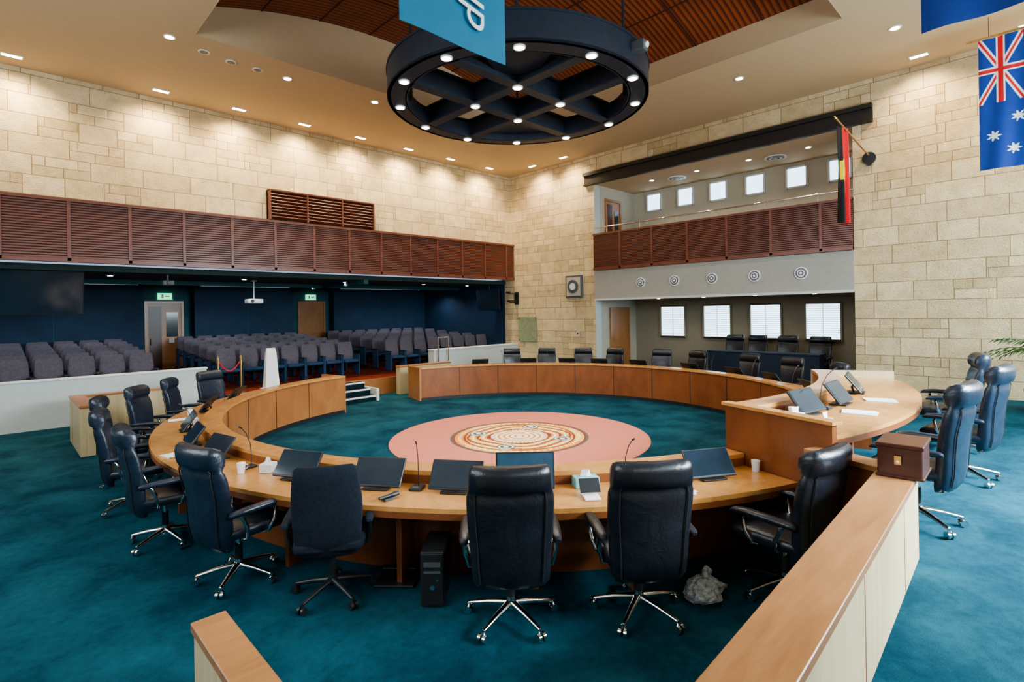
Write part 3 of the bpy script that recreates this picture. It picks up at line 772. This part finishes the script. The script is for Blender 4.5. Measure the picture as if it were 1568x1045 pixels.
cu=bpy.data.curves.new('lettering','FONT'); cu.body='Joondalup'; cu.size=.42; cu.extrude=.002; cu.shear=.2; cu.align_x='RIGHT'
t=bpy.data.objects.new('lettering',cu); bpy.context.scene.collection.objects.link(t); cu.materials.append(FWHITE)
t.rotation_euler=(R(90),R(90),0); t.location=(2.98,3.553,4.80); t.parent=ban
def abo(u,v):
    if (u-.5)**2/.09+(v-.45)**2/.012<1: return FYEL
    return FBLACK if u<.45 else FRED
tip=Vector((12.85,3.25,6.28)); base=Vector((13.88,2.88,5.60))
dd=(tip-base); dh=Vector((dd.x,dd.y,0)).normalized()
m=flaggrid('f',(tip.x+.02,tip.y,6.12),tuple(-dh),.36,2.05,24,60,abo,lambda u,v:.05*math.sin(u*14+v*2)*(.3+v))
m.cyl(tuple(base),tuple(tip),.018,CAP,12); m.cyl(tuple(tip),tuple(tip+dd.normalized()*.07),.03,GOLD,12,.01)
m.cyl((13.898,2.88,5.55),(13.84,2.88,5.55),.13,PLAST,24); m.loft([[(13.87+a,2.88+b_,5.38) for a,b_ in((-.01,-.02),(.02,-.02),(.02,.02),(-.01,.02))],[(13.87+a,2.88+b_,5.5) for a,b_ in((-.03,-.1),(.02,-.1),(.02,.1),(-.03,.1))]],PLAST,False)
m.obj('aboriginal_flag')
m=MB(); m.cyl((0,0,0),(0,0,.38),.17,PLAST,24,.22); m.cyl((0,0,.36),(0,0,.37),.2,REDCARPET,24); m.tube([(0,0,.37),(.02,0,.7),(0,.02,1.0)],.03,CAP,8)
for k in range(22):
    a=k*2.4; el=.2+1.0*((k*37)%10)/10; L=.7
    pts=[]
    for i in range(8):
        t=i/7; rr=L*t*math.cos(el*(1-.3*t)); zz=1.0+L*t*math.sin(el)-.35*t*t
        pts.append(Vector((rr*math.cos(a),rr*math.sin(a),zz)))
    m.tube(pts,.006,LEAF,5)
    sd=Vector((-math.sin(a),math.cos(a),0)); fw=Vector((math.cos(a),math.sin(a),0))
    for i in range(1,8):
        for s in(-1,1):
            b0=pts[i]; tipp=b0+sd*s*.16*(1-.06*i)+fw*.12+Vector((0,0,-.07)); mid=b0+sd*s*.08+fw*.03
            m.add([tuple(b0),tuple(mid+fw*.02),tuple(tipp),tuple(mid-fw*.015)],[(0,1,2,3)],LEAF)
m.obj('potted_palm',(12.6,.22,.452))

# ---------------------------------------------------------------- world + camera
w=bpy.data.worlds.new('w'); bpy.context.scene.world=w; w.use_nodes=True
w.node_tree.nodes['Background'].inputs[0].default_value=(.6,.75,1,1); w.node_tree.nodes['Background'].inputs[1].default_value=.6
cam=bpy.data.cameras.new('camera'); co=bpy.data.objects.new('camera',cam); bpy.context.scene.collection.objects.link(co)
cam.sensor_width=36; cam.lens=815/1568*36; cam.shift_y=-45.5/1568; cam.clip_start=.05
f=Vector((.6976,.7167,0)).normalized(); r0=Vector((f.y,-f.x,0)); up=Vector((0,0,1)); ro=R(.95)
rx=r0*math.cos(ro)-up*math.sin(ro); uy=up*math.cos(ro)+r0*math.sin(ro)
M=Matrix((rx,uy,-f)).transposed().to_4x4(); M.translation=Vector((0,0,2.3)); co.matrix_world=M
bpy.context.scene.camera=co
vs_=bpy.context.scene.view_settings
try:
    vs_.view_transform='AgX'; vs_.look='AgX - Medium High Contrast'; vs_.exposure=.15
except Exception as e: print(e)
